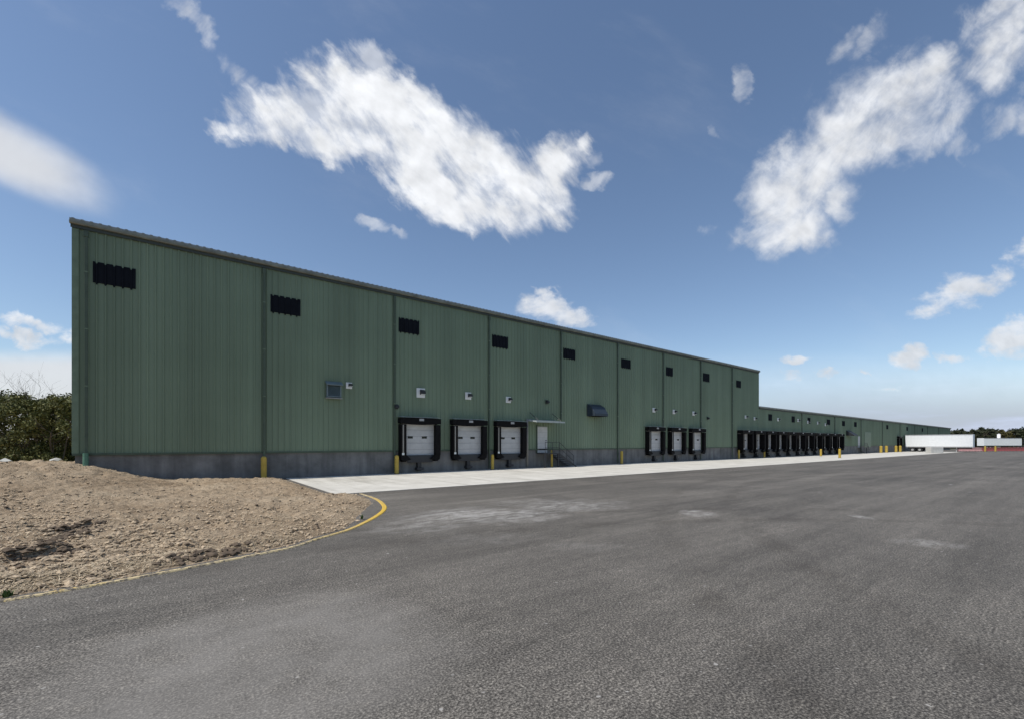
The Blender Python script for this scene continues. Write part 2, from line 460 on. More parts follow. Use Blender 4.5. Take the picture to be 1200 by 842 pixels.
# loose pale straw blown over the soil
mbs = MB(); cnt = 0
while cnt < 8000:
    px_ = random.uniform(-100, 450); py_ = 545 + (random.random()**.75)*160
    x, y = ground(px_, py_, .2)
    if y > D-.3 and x > X0-.2: continue
    sd = sdist(x, y)
    if sd < .04 or y > 45: continue
    if random.random() > .25 + 1.2*mn.noise(Vector((x*.8, y*.8, 17))) + .7*math.exp(-sd/.9): continue
    h = dirt_h(x, y, sd)
    if h < .012: continue
    a = random.random()*3.14; l = random.uniform(.03,.085); w = random.uniform(.003,.0065); dx, dy = math.cos(a), math.sin(a)
    z0 = h+random.uniform(.006,.02); z1 = h+random.uniform(.006,.035); n = len(mbs.v)
    mbs.v += [(x-dx*l-dy*w, y-dy*l+dx*w, z0), (x-dx*l+dy*w, y-dy*l-dx*w, z0), (x+dx*l+dy*w, y+dy*l-dx*w, z1), (x+dx*l-dy*w, y+dy*l+dx*w, z1)]
    mbs.f.append((n,n+1,n+2,n+3)); cnt += 1
kind(mbs.build('loose_straw', M['straw']), 'stuff')
kind(mbl.build('soil_clods', M['clod']), 'stuff'); kind(mbd.build('dark_shade_clods', M['darkclod']), 'stuff')

# ------------------------------------------------------------------ corrugated walls
PER = B/25; DEP = .045
def profile(L, off=0.0, x0=0.0):            # list of (along, outward)
    out = [(x0, off)]; k = math.floor(x0/PER)
    while True:
        s = k*PER
        for a, d in ((.10,0),(.128,DEP),(.172,DEP),(.20,0)):
            v = s+a
            if x0 < v < x0+L: out.append((v, d+off))
        k += 1
        if k*PER > x0+L: break
    out.append((x0+L, off)); return out
def corrugated(mb, org, dirv, outv, L, z0, z1, off=0.0, x0=0.0, closed=False, back=0.0, tooth=0.0):
    pr = profile(L, off, x0); o = Vector(org); dv = Vector(dirv); ov = Vector(outv)
    n = len(mb.v)
    for s, d in pr:
        p = o + dv*s + ov*d; dz_ = -tooth if d > off+.01 else 0
        mb.v += [(p.x,p.y,z0+dz_),(p.x,p.y,z1+dz_)]
    for i in range(len(pr)-1): mb.f.append((n+2*i, n+2*i+2, n+2*i+3, n+2*i+1))
    if closed:                              # a sheet with thickness
        m = len(mb.v)
        for s, d in pr:
            p = o + dv*s + ov*(d-back); dz_ = -tooth if d > off+.01 else 0
            mb.v += [(p.x,p.y,z0+dz_),(p.x,p.y,z1+dz_)]
        for i in range(len(pr)-1):
            a, b = n+2*i, m+2*i
            mb.f += [(b+1,b+3,b+2,b), (a, b, b+2, a+2), (a+1, a+3, b+3, b+1)]
        e, g = n+2*(len(pr)-1), m+2*(len(pr)-1)
        mb.f += [(n, n+1, m+1, m), (e, g, g+1, e+1)]

Z_SID = 1.50                                # foot of the siding
def building(name, label, xoff, L, H, depth, left=True):
    b = thing(name, label, 'warehouse', (X0+xoff, D, 0))
    mb = MB()
    corrugated(mb, (0,0,0), (1,0,0), (0,-1,0), L, Z_SID, H)
    corrugated(mb, (0,depth,0), (1,0,0), (0,1,0), L, Z_SID, H)
    if left: corrugated(mb, (0,0,0), (0,1,0), (-1,0,0), depth, Z_SID, H)
    corrugated(mb, (L,0,0), (0,1,0), (1,0,0), depth, Z_SID, H)
    mb.build('siding', M['siding'], b)
    mb = MB().box(.03, L-.03, .03, depth-.03, -.5, Z_SID-.012)
    k = 1
    mb.build('foundation', M['found'], b)
    mb = MB()                               # base flashing
    mb.box(-.06, L+.06, -.075, -.0, Z_SID-.05, Z_SID+.05)
    mb.build('base_flashing', M['spout'], b)
    # low-pitch roof with standing ribs whose ends show over the eave
    mb = MB().prism([(-.22, H+.02), (depth+.2, H+.02), (depth+.2, H+.12+depth*.01), (-.22, H+.10)], 0, -.12, L+.12)
    n = int(L/PER)
    for i in range(n+1):
        x = i*PER
        mb.prism([(x-.06, H+.10), (x+.06, H+.10), (x+.035, H+.12), (x-.035, H+.12)], 1, -.235, 6.0)
    mb.build('roof', M['roof'], b)
    return b
def eave(b, L, H):
    mb = MB().prism([(-.20, H+.02), (-.23, H-.01), (-.23, H-.10), (-.20, H-.12), (-.06, H-.12), (-.06, H+.02)], 0, -.13, L+.13)
    g = mb.build('eave_gutter', M['eave'], b)
    mb = MB(); pts = []                      # one scalloped closure strip under the rib ends
    for i in range(int(L/PER)+1):
        x = i*PER
        pts += [(x-.09, H+.02), (x-.05, H+.06), (x+.05, H+.06), (x+.09, H+.02)]
    n0 = len(mb.v)
    for x, z in pts: mb.v += [(x, -.245, H-.06), (x, -.245, z), (x, -.232, H-.06), (x, -.232, z)]
    for i in range(len(pts)-1):
        q = n0+4*i
        mb.f += [(q, q+4, q+5, q+1), (q+2, q+3, q+7, q+6), (q+1, q+5, q+7, q+3), (q, q+2, q+6, q+4)]
    mb.build('closure_strip', M['eave'], g)
    MB().box(-.1, L+.1, -.10, -.05, H-.27, H-.125).build('eave_flashing', M['dark_eave'], g)  # dark metal flashing below the gutter

H1, H2 = 12.02, 7.08
L1 = 9*B; L2 = 141.0
tall = building('tall_warehouse', 'tall dark green ribbed metal warehouse, left of the low wing, dark panels along its top', 0, L1, H1, 62)
low = building('low_warehouse', 'long low green metal warehouse wing running off to the right behind the white trailer', L1+.12, L2, H2, 60, False)
eave(tall, L1, H1); eave(low, L2, H2)
# corner trims
mb = MB()
mb.box(-.065, .16, -.068, -.003, Z_SID+.051, H1-.305); mb.box(-.068, -.003, -.003, .2, Z_SID+.051, H1-.2)
mb.build('corner_trim', M['trim'], tall)
mb = MB(); mb.box(L1-.16, L1+.066, -.068, -.003, Z_SID+.051, H1-.305); mb.box(L1+.003, L1+.068, -.003, .2, H2+.25, H1-.2)
mb.build('corner_trim', M['trim'], tall)

# foundation panel joints (pilaster strips)
def pilaster(parent, x):
    MB().box(x-.02, x+.02, .012, .05, -.2, Z_SID-.055).build('foundation_joint', M['found'], parent)

# dark clerestory panels
def window_panel(parent, xa, w, za, zb, first=[None]):
    mb = MB(); xs_ = round(xa/PER)*PER + .02
    corrugated(mb, (0,0,0), (1,0,0), (0,-1,0), w, za, zb, off=.03, x0=xs_, closed=True, back=.022, tooth=.09)
    return mb.build('window_panel', M['panel'], parent)
WIN = [(112,162,311.5,335.5),(317,352,348,368),(468,492,374,390.5),(578,596.5,393.5,407.5),(660,674,408.5,420.5),(727,738,420.5,431),(780,788,430,440),(823,830.5,437,446.5),(862.5,868,445.5,453.5)]
for a, b_, t, u in WIN:
    xa, xb = wall_x(a), wall_x(b_); cx = (a+b_)/2
    window_panel(tall, xa, xb-xa, wall_z(cx, u), wall_z(cx, t))
for px in (902.5, 929.5, 948.5, 971, 988.5, 1003, 1040.5, 1064, 1082):
    xa = wall_x(px-2.0)-L1-.12
    window_panel(low, xa, 1.15 if px < 960 else 1.6, 5.35, 6.25)

# downspouts at the bay joints, with guards at the foot
def downspout(parent, x, ztop, zbot=.12):
    mb = MB().box(x-.055, x+.055, -.16, -.065, zbot, ztop)
    mb.box(x-.08, x+.08, -.185, -.06, ztop-.28, ztop)
    return mb.build('downspout', M['spout'], parent, bevel=.008)
def strap(ds, x, zs):
    for z in zs: MB().box(x-.08, x+.08, -.166, -.05, z, z+.05).build('strap', M['trim'], ds)
JOINTS = [0.13/ B*1.0] + list(range(1, 9))
for k in range(0, 9):
    x = .42 if k == 0 else k*B
    d = downspout(tall, x, H1-.32, .12 if k not in (4,) else 4.05)
    strap(d, x, [z for z in (4.6, 7.2, 9.8)])
    if k not in (0, 4):
        pass
for k in (11, 13, 15, 17, 19, 21, 23, 25):
    x = k*B-L1-.12; d = downspout(low, x, H2-.3); strap(d, x, (3.0, 5.0))

# ------------------------------------------------------------------ loading docks (parts of the warehouse)
def dock_proto(parent):
    W_, ZT, ZB, P = 1.45, 3.70, 1.22, .55   # half width, top, bottom, projection
    mb = MB()
    for s in (-1, 1):                       # side pads, tapering in towards the door and to the foot
        xo, xi = s*W_, s*(W_-.38)
        pts = [(xo, -.002-.06), (xo, -P), (xi, -P), (s*(W_-.30), -.062)]
        mb.prism(pts if s > 0 else pts[::-1], 2, ZB, ZT-.42)
        lo = [(xo, ZB-.003), (s*(W_-.42), ZB-.003), (s*(W_-.72), ZB-.28), (s*(W_-.25), ZB-.42), (xo-s*.04, ZB-.30)]
        mb.prism(lo if s < 0 else lo[::-1], 1, -P+.03, -.062)
    # head curtain with a sagging lower edge
    n = 10; top = [(-W_-.03+i*(2*W_+.06)/n, ZT+.05*math.sin(math.pi*i/n)) for i in range(n+1)]
    bot = [(W_+.03-i*(2*W_+.06)/n, ZT-.40+.08*abs(2*i/n-1)**2-.02) for i in range(n+1)]
    mb.prism(top+bot, 1, -P-.02, -.062)
    sh = mb.build('dock_shelter', M['rubber'], parent, bevel=.015)
    # recess frame and door
    dr = MB().box(-1.22, 1.22, -.095, .05, 1.14, 3.40).build('door', M['door'], sh)
    mbp = MB()
    for i in range(5):
        mbp.box(-1.2, 1.2, -.108, -.096, 1.16+i*.445, 1.16+i*.445+.41)
    mbp.build('door_sections', M['door'], dr, bevel=.006)
    for x in (-.62, .42): MB().box(x-.19, x+.19, -.121, -.109, 2.34, 2.50).build('door_window', M['glass'], dr, bevel=.004)
    MB().box(-.17, .17, -P-.045, -P-.021, ZT-.18, ZT-.02).build('number_plate', M['grey'], sh, bevel=.006)
    for s in (-1, 1):
        MB().box(s*1.18-.14, s*1.18+.14, -.52, .03, .82, ZB-.43).build('bumper', M['rubber'], sh, bevel=.02)
    mb = MB().box(-1.05, 1.05, -.30, .03, 1.02, 1.21); mb.box(-.95, .95, -.34, -.301, .72, 1.18)
    mb.build('leveller', M['steel'], sh, bevel=.01)
    mb = MB().box(-.14, .14, -.26, .03, .13, 1.015); mb.box(-.24, .24, -.40, .02, .20, .36)
    mb.build('truck_restraint', M['steel'], sh, bevel=.01)
    # sheet-metal hood over the head pad
    mb = MB().prism([(-.065, ZT+.12), (-P-.06, ZT+.062), (-P-.06, ZT+.05), (-.065, ZT+.10)], 0, -W_-.06, W_+.06)
    mb.build('hood', M['hood'], sh)
    MB().box(-W_+.10, -W_+.19, -P-.010, -P+.004, ZB+.1, ZT-.47).build('guide_stripe', M['stripe'], sh)
    MB().box(-W_+.06, -W_+.22, -P-.012, -P+.004, ZB+.02, ZB+.16).build('marker_light', M['lampglass'], sh)
    return sh
proto = None
def dock(parent, xloc, stripe=True):
    global proto
    if proto is None: proto = o = dock_proto(parent)
    else: o = dup(proto, parent)
    o.location = (xloc, 0, 0)
    return o
DX = [wall_x(p)-.17 for p in (492.5, 549.5, 597.5)]
DX2 = [wall_x(p)-.1 for p in (766, 791.5, 815)]
for x in DX + DX2: dock(tall, x)
x = wall_x(869.5)
DX3 = [x + i*3.60 for i in range(11)]
for x in DX3:
    dk = dock(tall, x) if x < L1+1.5 else dock(low, x-L1-.12)
    dk.scale = (1, 1.6, 1)
for px in (1052.5, 1083, 1096): dock(low, wall_x(px)-L1-.12)

# ------------------------------------------------------------------ door with canopy, stair
xd = wall_x(635)
pd = MB().box(xd-.55, xd+.55, -.075, .03, 1.22, 3.42).build('personnel_door', M['door'], tall, bevel=.01)
MB().box(xd-.66, xd-.551, -.095, -.02, 1.22, 3.53).build('door_frame', M['spout'], pd)
MB().box(xd+.34, xd+.42, -.14, -.076, 2.22, 2.28).build('handle', M['steel'], pd)
xc0, xc1 = wall_x(622)-.45, wall_x(657)-.75
cn = MB().prism([(-.06, 3.98), (-1.25, 3.80), (-1.25, 3.70), (-.06, 3.84)], 0, xc0, xc1).build('canopy', M['hood'], tall, bevel=.01)
MB().box(xc0-.02, xc1+.02, -1.30, -1.252, 3.70, 3.82).build('canopy_fascia', M['hood'], cn)
for x in (xc0+.3, xc1-.3): MB().tube([(x,-.07,4.55),(x,-1.15,3.86)], .022, 6).build('tie_rod', M['steel'], cn)
# light grey pipe beside the third dock
xp = wall_x(616.5)
MB().tube([(xp,-.16,.1),(xp,-.16,4.0)], .085, 10).build('standpipe', M['stripe'], tall, smooth=True)

def stair(px0, label, xw, grp=None):
    t = thing('steel_stair', label, 'stairs', (X0+xw, D, 0))
    W_ = 1.15
    mb = MB().box(-.75, .85, -W_, -.09, 1.14, 1.20); mb.build('landing', M['steel'], t)
    n = 6
    for i in range(n):
        z = 1.17 - (i+1)*1.17/(n+1)
        MB().box(.86+i*.28, .86+i*.28+.29, -W_+.04, -.12, z-.03, z).build('step', M['steel'], t)
    for y in (-W_, -.13):
        L = n*.28
        mb = MB().prism([(.86, 1.20), (.86, .92), (.86+L+.25, -.0), (.86+L+.42, -.0)], 1, y, y+.04); mb.build('stringer', M['steel'], t)
    mb = MB()
    y = -W_+.02
    for z0, z1 in ((2.1, .95), (1.65, .5)):
        mb.tube([(-.72,y,z0),(.86,y,z0),(.86+n*.28,y,z1)], .022, 6)
    for x, z0, z1 in ((-.72,1.2,2.1),(.06,1.2,2.1),(.86,1.2,2.1),(.86+n*.14,.58,1.55),(.86+n*.28,.1,.97)): mb.tube([(x,y,z0),(x,y,z1)], .022, 6)
    mb.build('railing', M['steel'], t)
    for x in (-.7, .75):
        MB().box(x-.05, x+.05, -W_+.02, -W_+.12, 0, 1.14).build('post', M['steel'], t)
    return t
stair(635, 'black steel stair and landing below the white door under the canopy', xd+.1)
xd2 = wall_x(1006)
pd2 = MB().box(xd2-.6-L1, xd2+.6-L1, -.075, .03, 1.22, 3.45).build('personnel_door', M['door'], low, bevel=.01)
xh = wall_x(993)-L1
MB().prism([(-.06, 4.5), (-1.3, 3.6), (-1.3, 3.45), (-.06, 3.5)], 0, xh-1.0, xh+1.4).build('canopy', M['steel'], low)
stair(1010, 'black steel stair below the far white door in the low wing', xd2+.1)
xr = wall_x(1014)-L1
MB().box(xr-.9, xr+3.4, -.09, .02, 1.25, 4.4).build('overhead_door', M['trim'], low, bevel=.02)

# ------------------------------------------------------------------ vents
def louvre(parent, xa, xb, za, zb):
    fr = MB()
    fr.box(xa, xb, -.24, -.05, zb-.10, zb); fr.box(xa, xb, -.20, -.05, za, za+.07)
    fr.box(xa, xa+.07, -.20, -.05, za+.071, zb-.101); fr.box(xb-.07, xb, -.20, -.05, za+.071, zb-.101)
    v = fr.build('wall_louvre', M['bluegrey'], parent, bevel=.006)
    MB().box(xa+.071, xb-.071, -.07, -.04, za+.071, zb-.101).build('back_panel', M['navy'], v)
    mb = MB(); n = 7
    for i in range(n):
        z = za+.10+i*(zb-za-.25)/n
        mb.prism([(-.19, z), (-.18, z), (-.08, z+.10), (-.09, z+.10)], 0, xa+.072, xb-.072)
    mb.build('slats', M['bluegrey'], v)
    mb = MB().prism([(-.05, zb+.14), (-.38, zb-.06), (-.38, zb-.10), (-.05, zb+.10)], 0, xa-.06, xb+.06); mb.build('rain_hood', M['bluegrey'], v)
    MB().prism([(-.05, za-.02), (-.30, za-.06), (-.30, za-.09), (-.05, za-.09)], 0, xa-.05, xb+.05).build('sill', M['grey'], v)
louvre(tall, wall_x(382), wall_x(399), wall_z(391, 465), wall_z(391, 449.5))
# projecting navy hood
xa, xb = wall_x(687.5), wall_x(703); za, zb = wall_z(697, 487.5), wall_z(697, 473.5)
h = MB().prism([(-.05, zb), (-.55, zb-.25), (-1.0, za+.22), (-1.0, za), (-.05, za)], 0, xa, xb).build('exhaust_hood', M['navy'], tall, bevel=.015)
MB().box(xa+.1, xb-.1, -.98, -.12, za-.03, za-.004).build('bird_screen', M['rubber'], h)

# ------------------------------------------------------------------ wall lamps
def lamp_proto():
    t = thing('wall_lamp', '', 'lamp')
    MB().box(-.23, .23, -.10, -.052, -.24, .24).build('back_plate', M['white'], t, bevel=.01)
    MB().tube([(0,-.10,.02),(.02,-.30,.05)], .03, 6).build('arm', M['grey'], t)
    hd = MB().prism([(-.24,.16), (-.46,.06), (-.46,-.06), (-.24,-.10)], 0, -.11, .15).build('lamp_head', M['steel'], t, bevel=.01)
    MB().prism([(-.26,-.106), (-.45,-.071), (-.45,-.085), (-.26,-.12)], 0, -.09, .13).build('lens', M['lampglass'], hd)
    return t
LAMPS = [(492.5,460,1.35,'white square wall lamp above the nearest loading dock, largest of the dock lamps'),
         (548,463.5,1.1,'white wall lamp above the second loading dock from the left corner'),
         (595,468,1.0,'white wall lamp above the third loading dock, beside the canopy door'),
         (408.5,451.5,.8,'small white lamp on the wall just right of the blue-grey louvre'),
         (765.5,480,1,'white wall lamp over the left dock of the middle group of three'),
         (789,482,1,'white wall lamp over the centre dock of the middle group of three'),
         (812,484,1,'white wall lamp over the right dock of the middle group of three'),
         (873,488,.9,'small wall lamp left of the tall warehouse end, above the long dock row'),
         (883.5,490,.9,'small pale wall lamp closest to the right end of the tall warehouse'),
         (911,491,1,'first wall lamp on the low wing right of the step in the roof'),
         (934.5,492,1,'second wall lamp on the low wing, right of its second dark panel'),
         (946,494,1,'third wall lamp on the low wing, just past the near downspout'),
         (957.5,495,1,'fourth wall lamp on the low wing above the dock row'),
         (966.5,497,1,'fifth wall lamp on the low wing, last before the dark downspout')]
lp = lamp_proto()
for i, (px, py, s, lab) in enumerate(LAMPS):
    o = lp if i == 0 else dup(lp)
    o.location = (X0+wall_x(px), D, wall_z(px, py)); o.scale = (s, 1, s)
    tag(o, lab, 'lamp', 'white lamps over the docks')
dark = [(463.5,476,'small dark wall lamp beside the downspout left of the first dock'),(640,470.5,'small dark wall lamp above the canopy door'),
        (828.5,489.5,'small dark wall lamp right of the middle three docks')]
for i, (px, py, lab) in enumerate(dark):
    t = thing('wall_lamp', lab, 'lamp', (X0+wall_x(px), D, wall_z(px, py)), 0, 'dark lamps on the warehouse wall')
    MB().box(-.12, .12, -.09, -.052, -.16, .16).build('back_plate', M['steel'], t, bevel=.01)
    MB().prism([(-.091,.16), (-.32,.04), (-.32,-.08), (-.091,-.14)], 0, -.13, .13).build('lamp_head', M['steel'], t, bevel=.01)

# ------------------------------------------------------------------ bollards and guards
def bollard_proto():
    t = thing('bollard', '', 'bollard')
    mb = MB().tube([(0,0,-.2),(0,0,1.0)], .115, 14)
    mb.tube([(0,0,1.0),(0,0,1.04),(0,0,1.07)], .115, 14, .05)
    mb.build('post', M['yellow'], t, smooth=False)
    MB().tube([(0,0,0),(0,0,.03)], .16, 14).build('base_collar', M['steel'], t)
    return t
bp = None
def bollard(x, y, lab, h=1.0, grp='yellow bollards along the docks', z=0, sx=1.0):
    global bp
    if bp is None: bp = o = bollard_proto()
    else: o = dup(bp)
    o.location = (x, y, z); o.scale = (sx, sx, h); tag(o, lab, 'bollard', grp)
    return o
W0 = lambda px: X0 + wall_x(px)
bollard(W0(308), D-.36, 'yellow bollard at the wall above the bare soil, nearest to the left corner', 1.25, z=-.05, sx=1.25)
bollard(W0(462), D-.42, 'yellow bollard just left of the first loading dock', 1.15, sx=1.2)
bollard(W0(573.5), D-.42, 'yellow bollard between the second and third loading docks', 1.1)
bollard(W0(641.5), D-.55, 'slim yellow bollard in front of the black stair under the canopy', 1.35, sx=.8)
bollard(W0(724.5), D-.42, 'yellow bollard on the plain wall between stair and middle docks', 1.2, sx=1.15)
bollard(W0(862), D-.42, 'yellow bollard at the left end of the long dock row', 1.1)
bollard(W0(892), D-.42, 'yellow bollard under the roof step, between two docks of the long row', 1.0)
x, y = ground(962, 534); bollard(x, y, 'free-standing yellow bollard on the apron near the end of the long dock row', 1.05, sx=1.3)
x, y = ground(984, 536); bollard(x, y, 'free-standing yellow bollard nearest the asphalt edge of the apron', 1.2, sx=1.3)
for px, lab in ((1025.5,'leftmost yellow bollard of the cluster left of the white trailer'),(1032,'second yellow bollard of the cluster left of the white trailer'),
                (1043.5,'third yellow bollard of the cluster left of the white trailer'),(1048.5,'yellow bollard of the cluster closest to the white trailer')):
    bollard(W0(px), D-1.0, lab, 1.4, sx=2.2)
# green guard at the corner downspout
zz = dirt_h(X0+.42, D-.3)
t = tag(MB().tube([(0,0,-.3),(0,0,.52),(0,0,.55)], .10, 12).build('pipe_guard', M['guard_green'], None, (X0+.42, D-.30, zz), smooth=False), 'bright green pipe guard at the left corner downspout', 'pipe guard')

# ------------------------------------------------------------------ trailers
def wheel(parent, x, y, r=.5, w=.28):
    tw = MB().tube([(x-w/2,y,r),(x+w/2,y,r)], r, 18).build('wheel', M['tyre'], parent)
    MB().tube([(x-w/2-.012,y,r),(x+w/2+.012,y,r)], r*.5, 14).build('rim', M['grey'], tw)
def trailer(label, loc, rotz, L, reefer=False):
    t = thing('semi_trailer', label, 'trailer', loc, rotz, None)
    W_ = 1.28; z0, z1 = 1.12, 4.1
    mb = MB().box(-W_, W_, 0, L, z0, z1)
    n = int(L/.6)
    for i in range(n+1):
        y = .15+i*(L-.3)/n
        for s in (-1, 1): mb.box(s*(W_+.010)-.014, s*(W_+.010)+.014, y-.02, y+.02, z0+.22, z1-.18)
    b = mb.build('body', M['trailer'], t, bevel=.012)
    mb = MB()
    for s in (-1, 1):
        mb.box(s*(W_+.02)-.02, s*(W_+.02)+.02, .05, L-.05, z0-.02, z0+.18); mb.box(s*(W_+.02)-.02, s*(W_+.02)+.02, .05, L-.05, z1-.14, z1-.02)
    mb.build('side_rails', M['grey'], b)
    mb = MB()
    for s in (-.45, .45): mb.box(s-.06, s+.06, .3, L-.3, z0-.32, z0-.005)
    mb.build('chassis', M['steel'], t)
    for y in (L-1.3, L-2.6):
        for s in (-1, 1):
            wheel(t, s*(W_-.2), y)
    for s in (-1, 1):
        MB().box(s*.85-.07, s*.85+.07, 2.6, 2.74, .08, z0-.003).build('landing_leg', M['grey'], t)
        MB().box(s*.85-.18, s*.85+.18, 2.52, 2.82, .01, .075).build('foot', M['grey'], t)
    MB().box(-W_+.1, W_-.1, L-.25, L-.15, .5, .62).build('rear_bumper', M['steel'], t)
    return t
# docked trailer: front end (y=0 local) towards the yard, rear against the wall
TX = 144.6
trailer('long white box trailer backed up to the low wing, nearer of the two trailers', (TX, 15.8, 0), 0, 11.6)
x, y = at(1149, 172); x2, y2 = at(1193, 172)
ang = math.atan2(y2-y, x2-x)
trailer('smaller white box trailer parked beyond the red barriers at the far right', (x2, y2, 0), ang+math.pi/2, math.hypot(x2-x, y2-y))
# dark tractor beside it
def tractor(label, loc, rotz):
    t = thing('truck_tractor', label, 'truck', loc, rotz)
    c = MB().prism([(0,.9),(0,2.0),(.9,2.15),(1.25,3.1),(1.5,3.7),(3.0,3.9),(3.0,.9)], 0, -1.2, 1.2).build('cab', M['navy'], t, bevel=.06)
    MB().prism([(.93,2.2),(1.22,3.05),(1.20,3.05),(.90,2.2)], 0, -1.0, 1.0).build('windscreen', M['glass'], c)
    MB().box(-.5, .5, .4, 6.2, .7, .95).build('chassis', M['steel'], t)
    MB().box(-1.25, 1.25, -.2, .12, .45, .85).build('front_bumper', M['grey'], t)
    for yy in (.8, 4.2, 5.5):
        for s in (-1, 1): wheel(t, s*1.05, yy)
    return t
x, y = at(1193.5, 174); tractor('dark blue truck tractor at the right end of the far white trailer', (x+6.5*math.cos(ang), y+6.5*math.sin(ang), 0), ang+math.pi/2)

# concrete block by the trailer
x, y = ground(1095, 530.2)
tag(MB().box(-1.35, 1.35, -.6, .6, 0, 1.22).build('concrete_block', M['block'], None, (x, y, .013), bevel=.05, rotz=rad(-35)), 'pale concrete block standing on the apron end in front of the white trailer', 'concrete block')

# red barriers along the yard end
def barrier_proto(mat):
    prof = [(-.30,0),(.30,0),(.28,.15),(.12,.42),(.09,1.0),(-.09,1.0),(-.12,.42),(-.28,.15)]
    t = thing('barrier', '', 'barrier')
    MB().prism(prof, 0, .02, 1.96).build('shell', mat, t, bevel=.02)
    MB().box(.35, .60, -.325, .325, .0, .10).build('foot', M['steel'], t); MB().box(1.4, 1.65, -.325, .325, .0, .10).build('foot', M['steel'], t)
    return t
pa = Vector(at(1122, 112)); pb = Vector(at(1222, 118)); dv = (pb-pa).normalized(); nb = int((pb-pa).length/2)
pr_red = barrier_proto(M['red']); pr_pink = barrier_proto(M['palered'])
ur = up = False
for i in range(nb):
    pink = i < 4
    if pink: o = pr_pink if not up else dup(pr_pink); up = True
    else: o = pr_red if not ur else dup(pr_red); ur = True
    p = pa + dv*2*i
    o.location = (p.x, p.y, .0); o.rotation_euler = (0,0,math.atan2(dv.y, dv.x))
    tag(o, 'faded pink barrier at the trailer end of the far barrier row' if pink else 'red plastic barrier in the row across the far right of the yard', 'barrier',
        'faded pink barriers' if pink else 'red barriers across the yard end')
for px, lab in ((1154.5,'left yellow bollard in front of the far red barriers'),(1166.5,'right yellow bollard in front of the far red barriers')):
    x, y = at(px, 108); bollard(x, y, lab, 1.25, 'yellow bollards before the red barriers', sx=1.6)
# slim white tank
x, y = at(1170.5, 190)
t = thing('silo', 'slim white tank standing behind the far trailer, before the trees', 'tank', (x, y, 0))
MB().tube([(0,0,0),(0,0,6.0)], .55, 14).build('shell', M['white'], t, smooth=True)
MB().tube([(0,0,6.0),(0,0,6.35)], .55, 14, .1).build('cap', M['grey'], t)

# ------------------------------------------------------------------ trees and shrubs
def leaf(mb, p, s):
    a = Vector((random.gauss(0,1), random.gauss(0,1), random.gauss(0,.8))).normalized(); b = a.orthogonal().normalized()
    b.rotate(Matrix.Rotation(random.random()*6.28, 3, a)); c = a.cross(b)
    n = len(mb.v); l = s*random.uniform(.7,1.4); w = s*random.uniform(.35,.6)
    mb.v += [tuple(p-b*l), tuple(p+c*w), tuple(p+b*l), tuple(p-c*w)]; mb.f.append((n,n+1,n+2,n+3))
def branchy(mb, p, d, L, r, lev, tips, k=6):
    pts = [p]; q = p.copy(); dd = d.copy(); n = 4
    for i in range(n):
        dd = (dd + Vector((random.gauss(0,.16), random.gauss(0,.16), random.gauss(0,.10)+.04))).normalized(); q = q + dd*L/n; pts.append(q.copy())
    mb.tube(pts, r, k, r*.5)
    tips.append((q, lev))
    if lev > 0:
        for j in range(random.choice((3,4,4))):
            i = random.randint(1, n); s = Vector((random.gauss(0,.7), random.gauss(0,.7), random.uniform(.0,.7)))
            branchy(mb, pts[i], (dd*.7+s).normalized(), L*random.uniform(.5,.75), r*.5, lev-1, tips, max(3, k-1))
def tree_pair(H, Wd, nleaf, ls, lm, seed, crown_lo=.1, trunk_r=.12, bare=False):
    random.seed(seed)
    tips = []; mt = MB()
    nst = 3 if crown_lo < .2 else 1
    for i in range(nst):
        branchy(mt, Vector((random.gauss(0,.25) if nst > 1 else 0, random.gauss(0,.25) if nst > 1 else 0, -.3)), Vector((random.gauss(0,.22), random.gauss(0,.22), 1)).normalized(), H*.55, trunk_r, 3 if bare else 2, tips)
    mc = MB()
    clumps = []
    for i in range(int(16 + H*3)):
        a = random.random()*6.28; t = random.random(); z = H*(crown_lo + (1-crown_lo)*t)
        rr = Wd*math.sqrt(random.random())*(1.0 - .55*t**2.2)*(.75+.25*min(1, t*4+.3))
        clumps.append((Vector((rr*math.cos(a), rr*math.sin(a), z*.95)), random.uniform(.22,.48)*Wd*.55))
    for i in range(nleaf):
        c, r = random.choice(clumps)
        v = Vector((random.gauss(0,1), random.gauss(0,1), random.gauss(0,.75))); v = v.normalized()*r*random.random()**.45*1.25
        p = c+v
        if p.z < .05: p.z = random.uniform(.05,.5)
        leaf(mc, p, ls*random.uniform(.7,1.3))
    return mt, mc
def plant_tree(name, label, cat, grp, loc, mt, mc, tm, lm, s=1, rz=0):
    t = thing(name, label, cat, loc, rz, grp)
    if mt: mt.build('trunk', tm, t)
    if mc: mc.build('crown', lm, t)
    t.scale = (s,s,s); return t
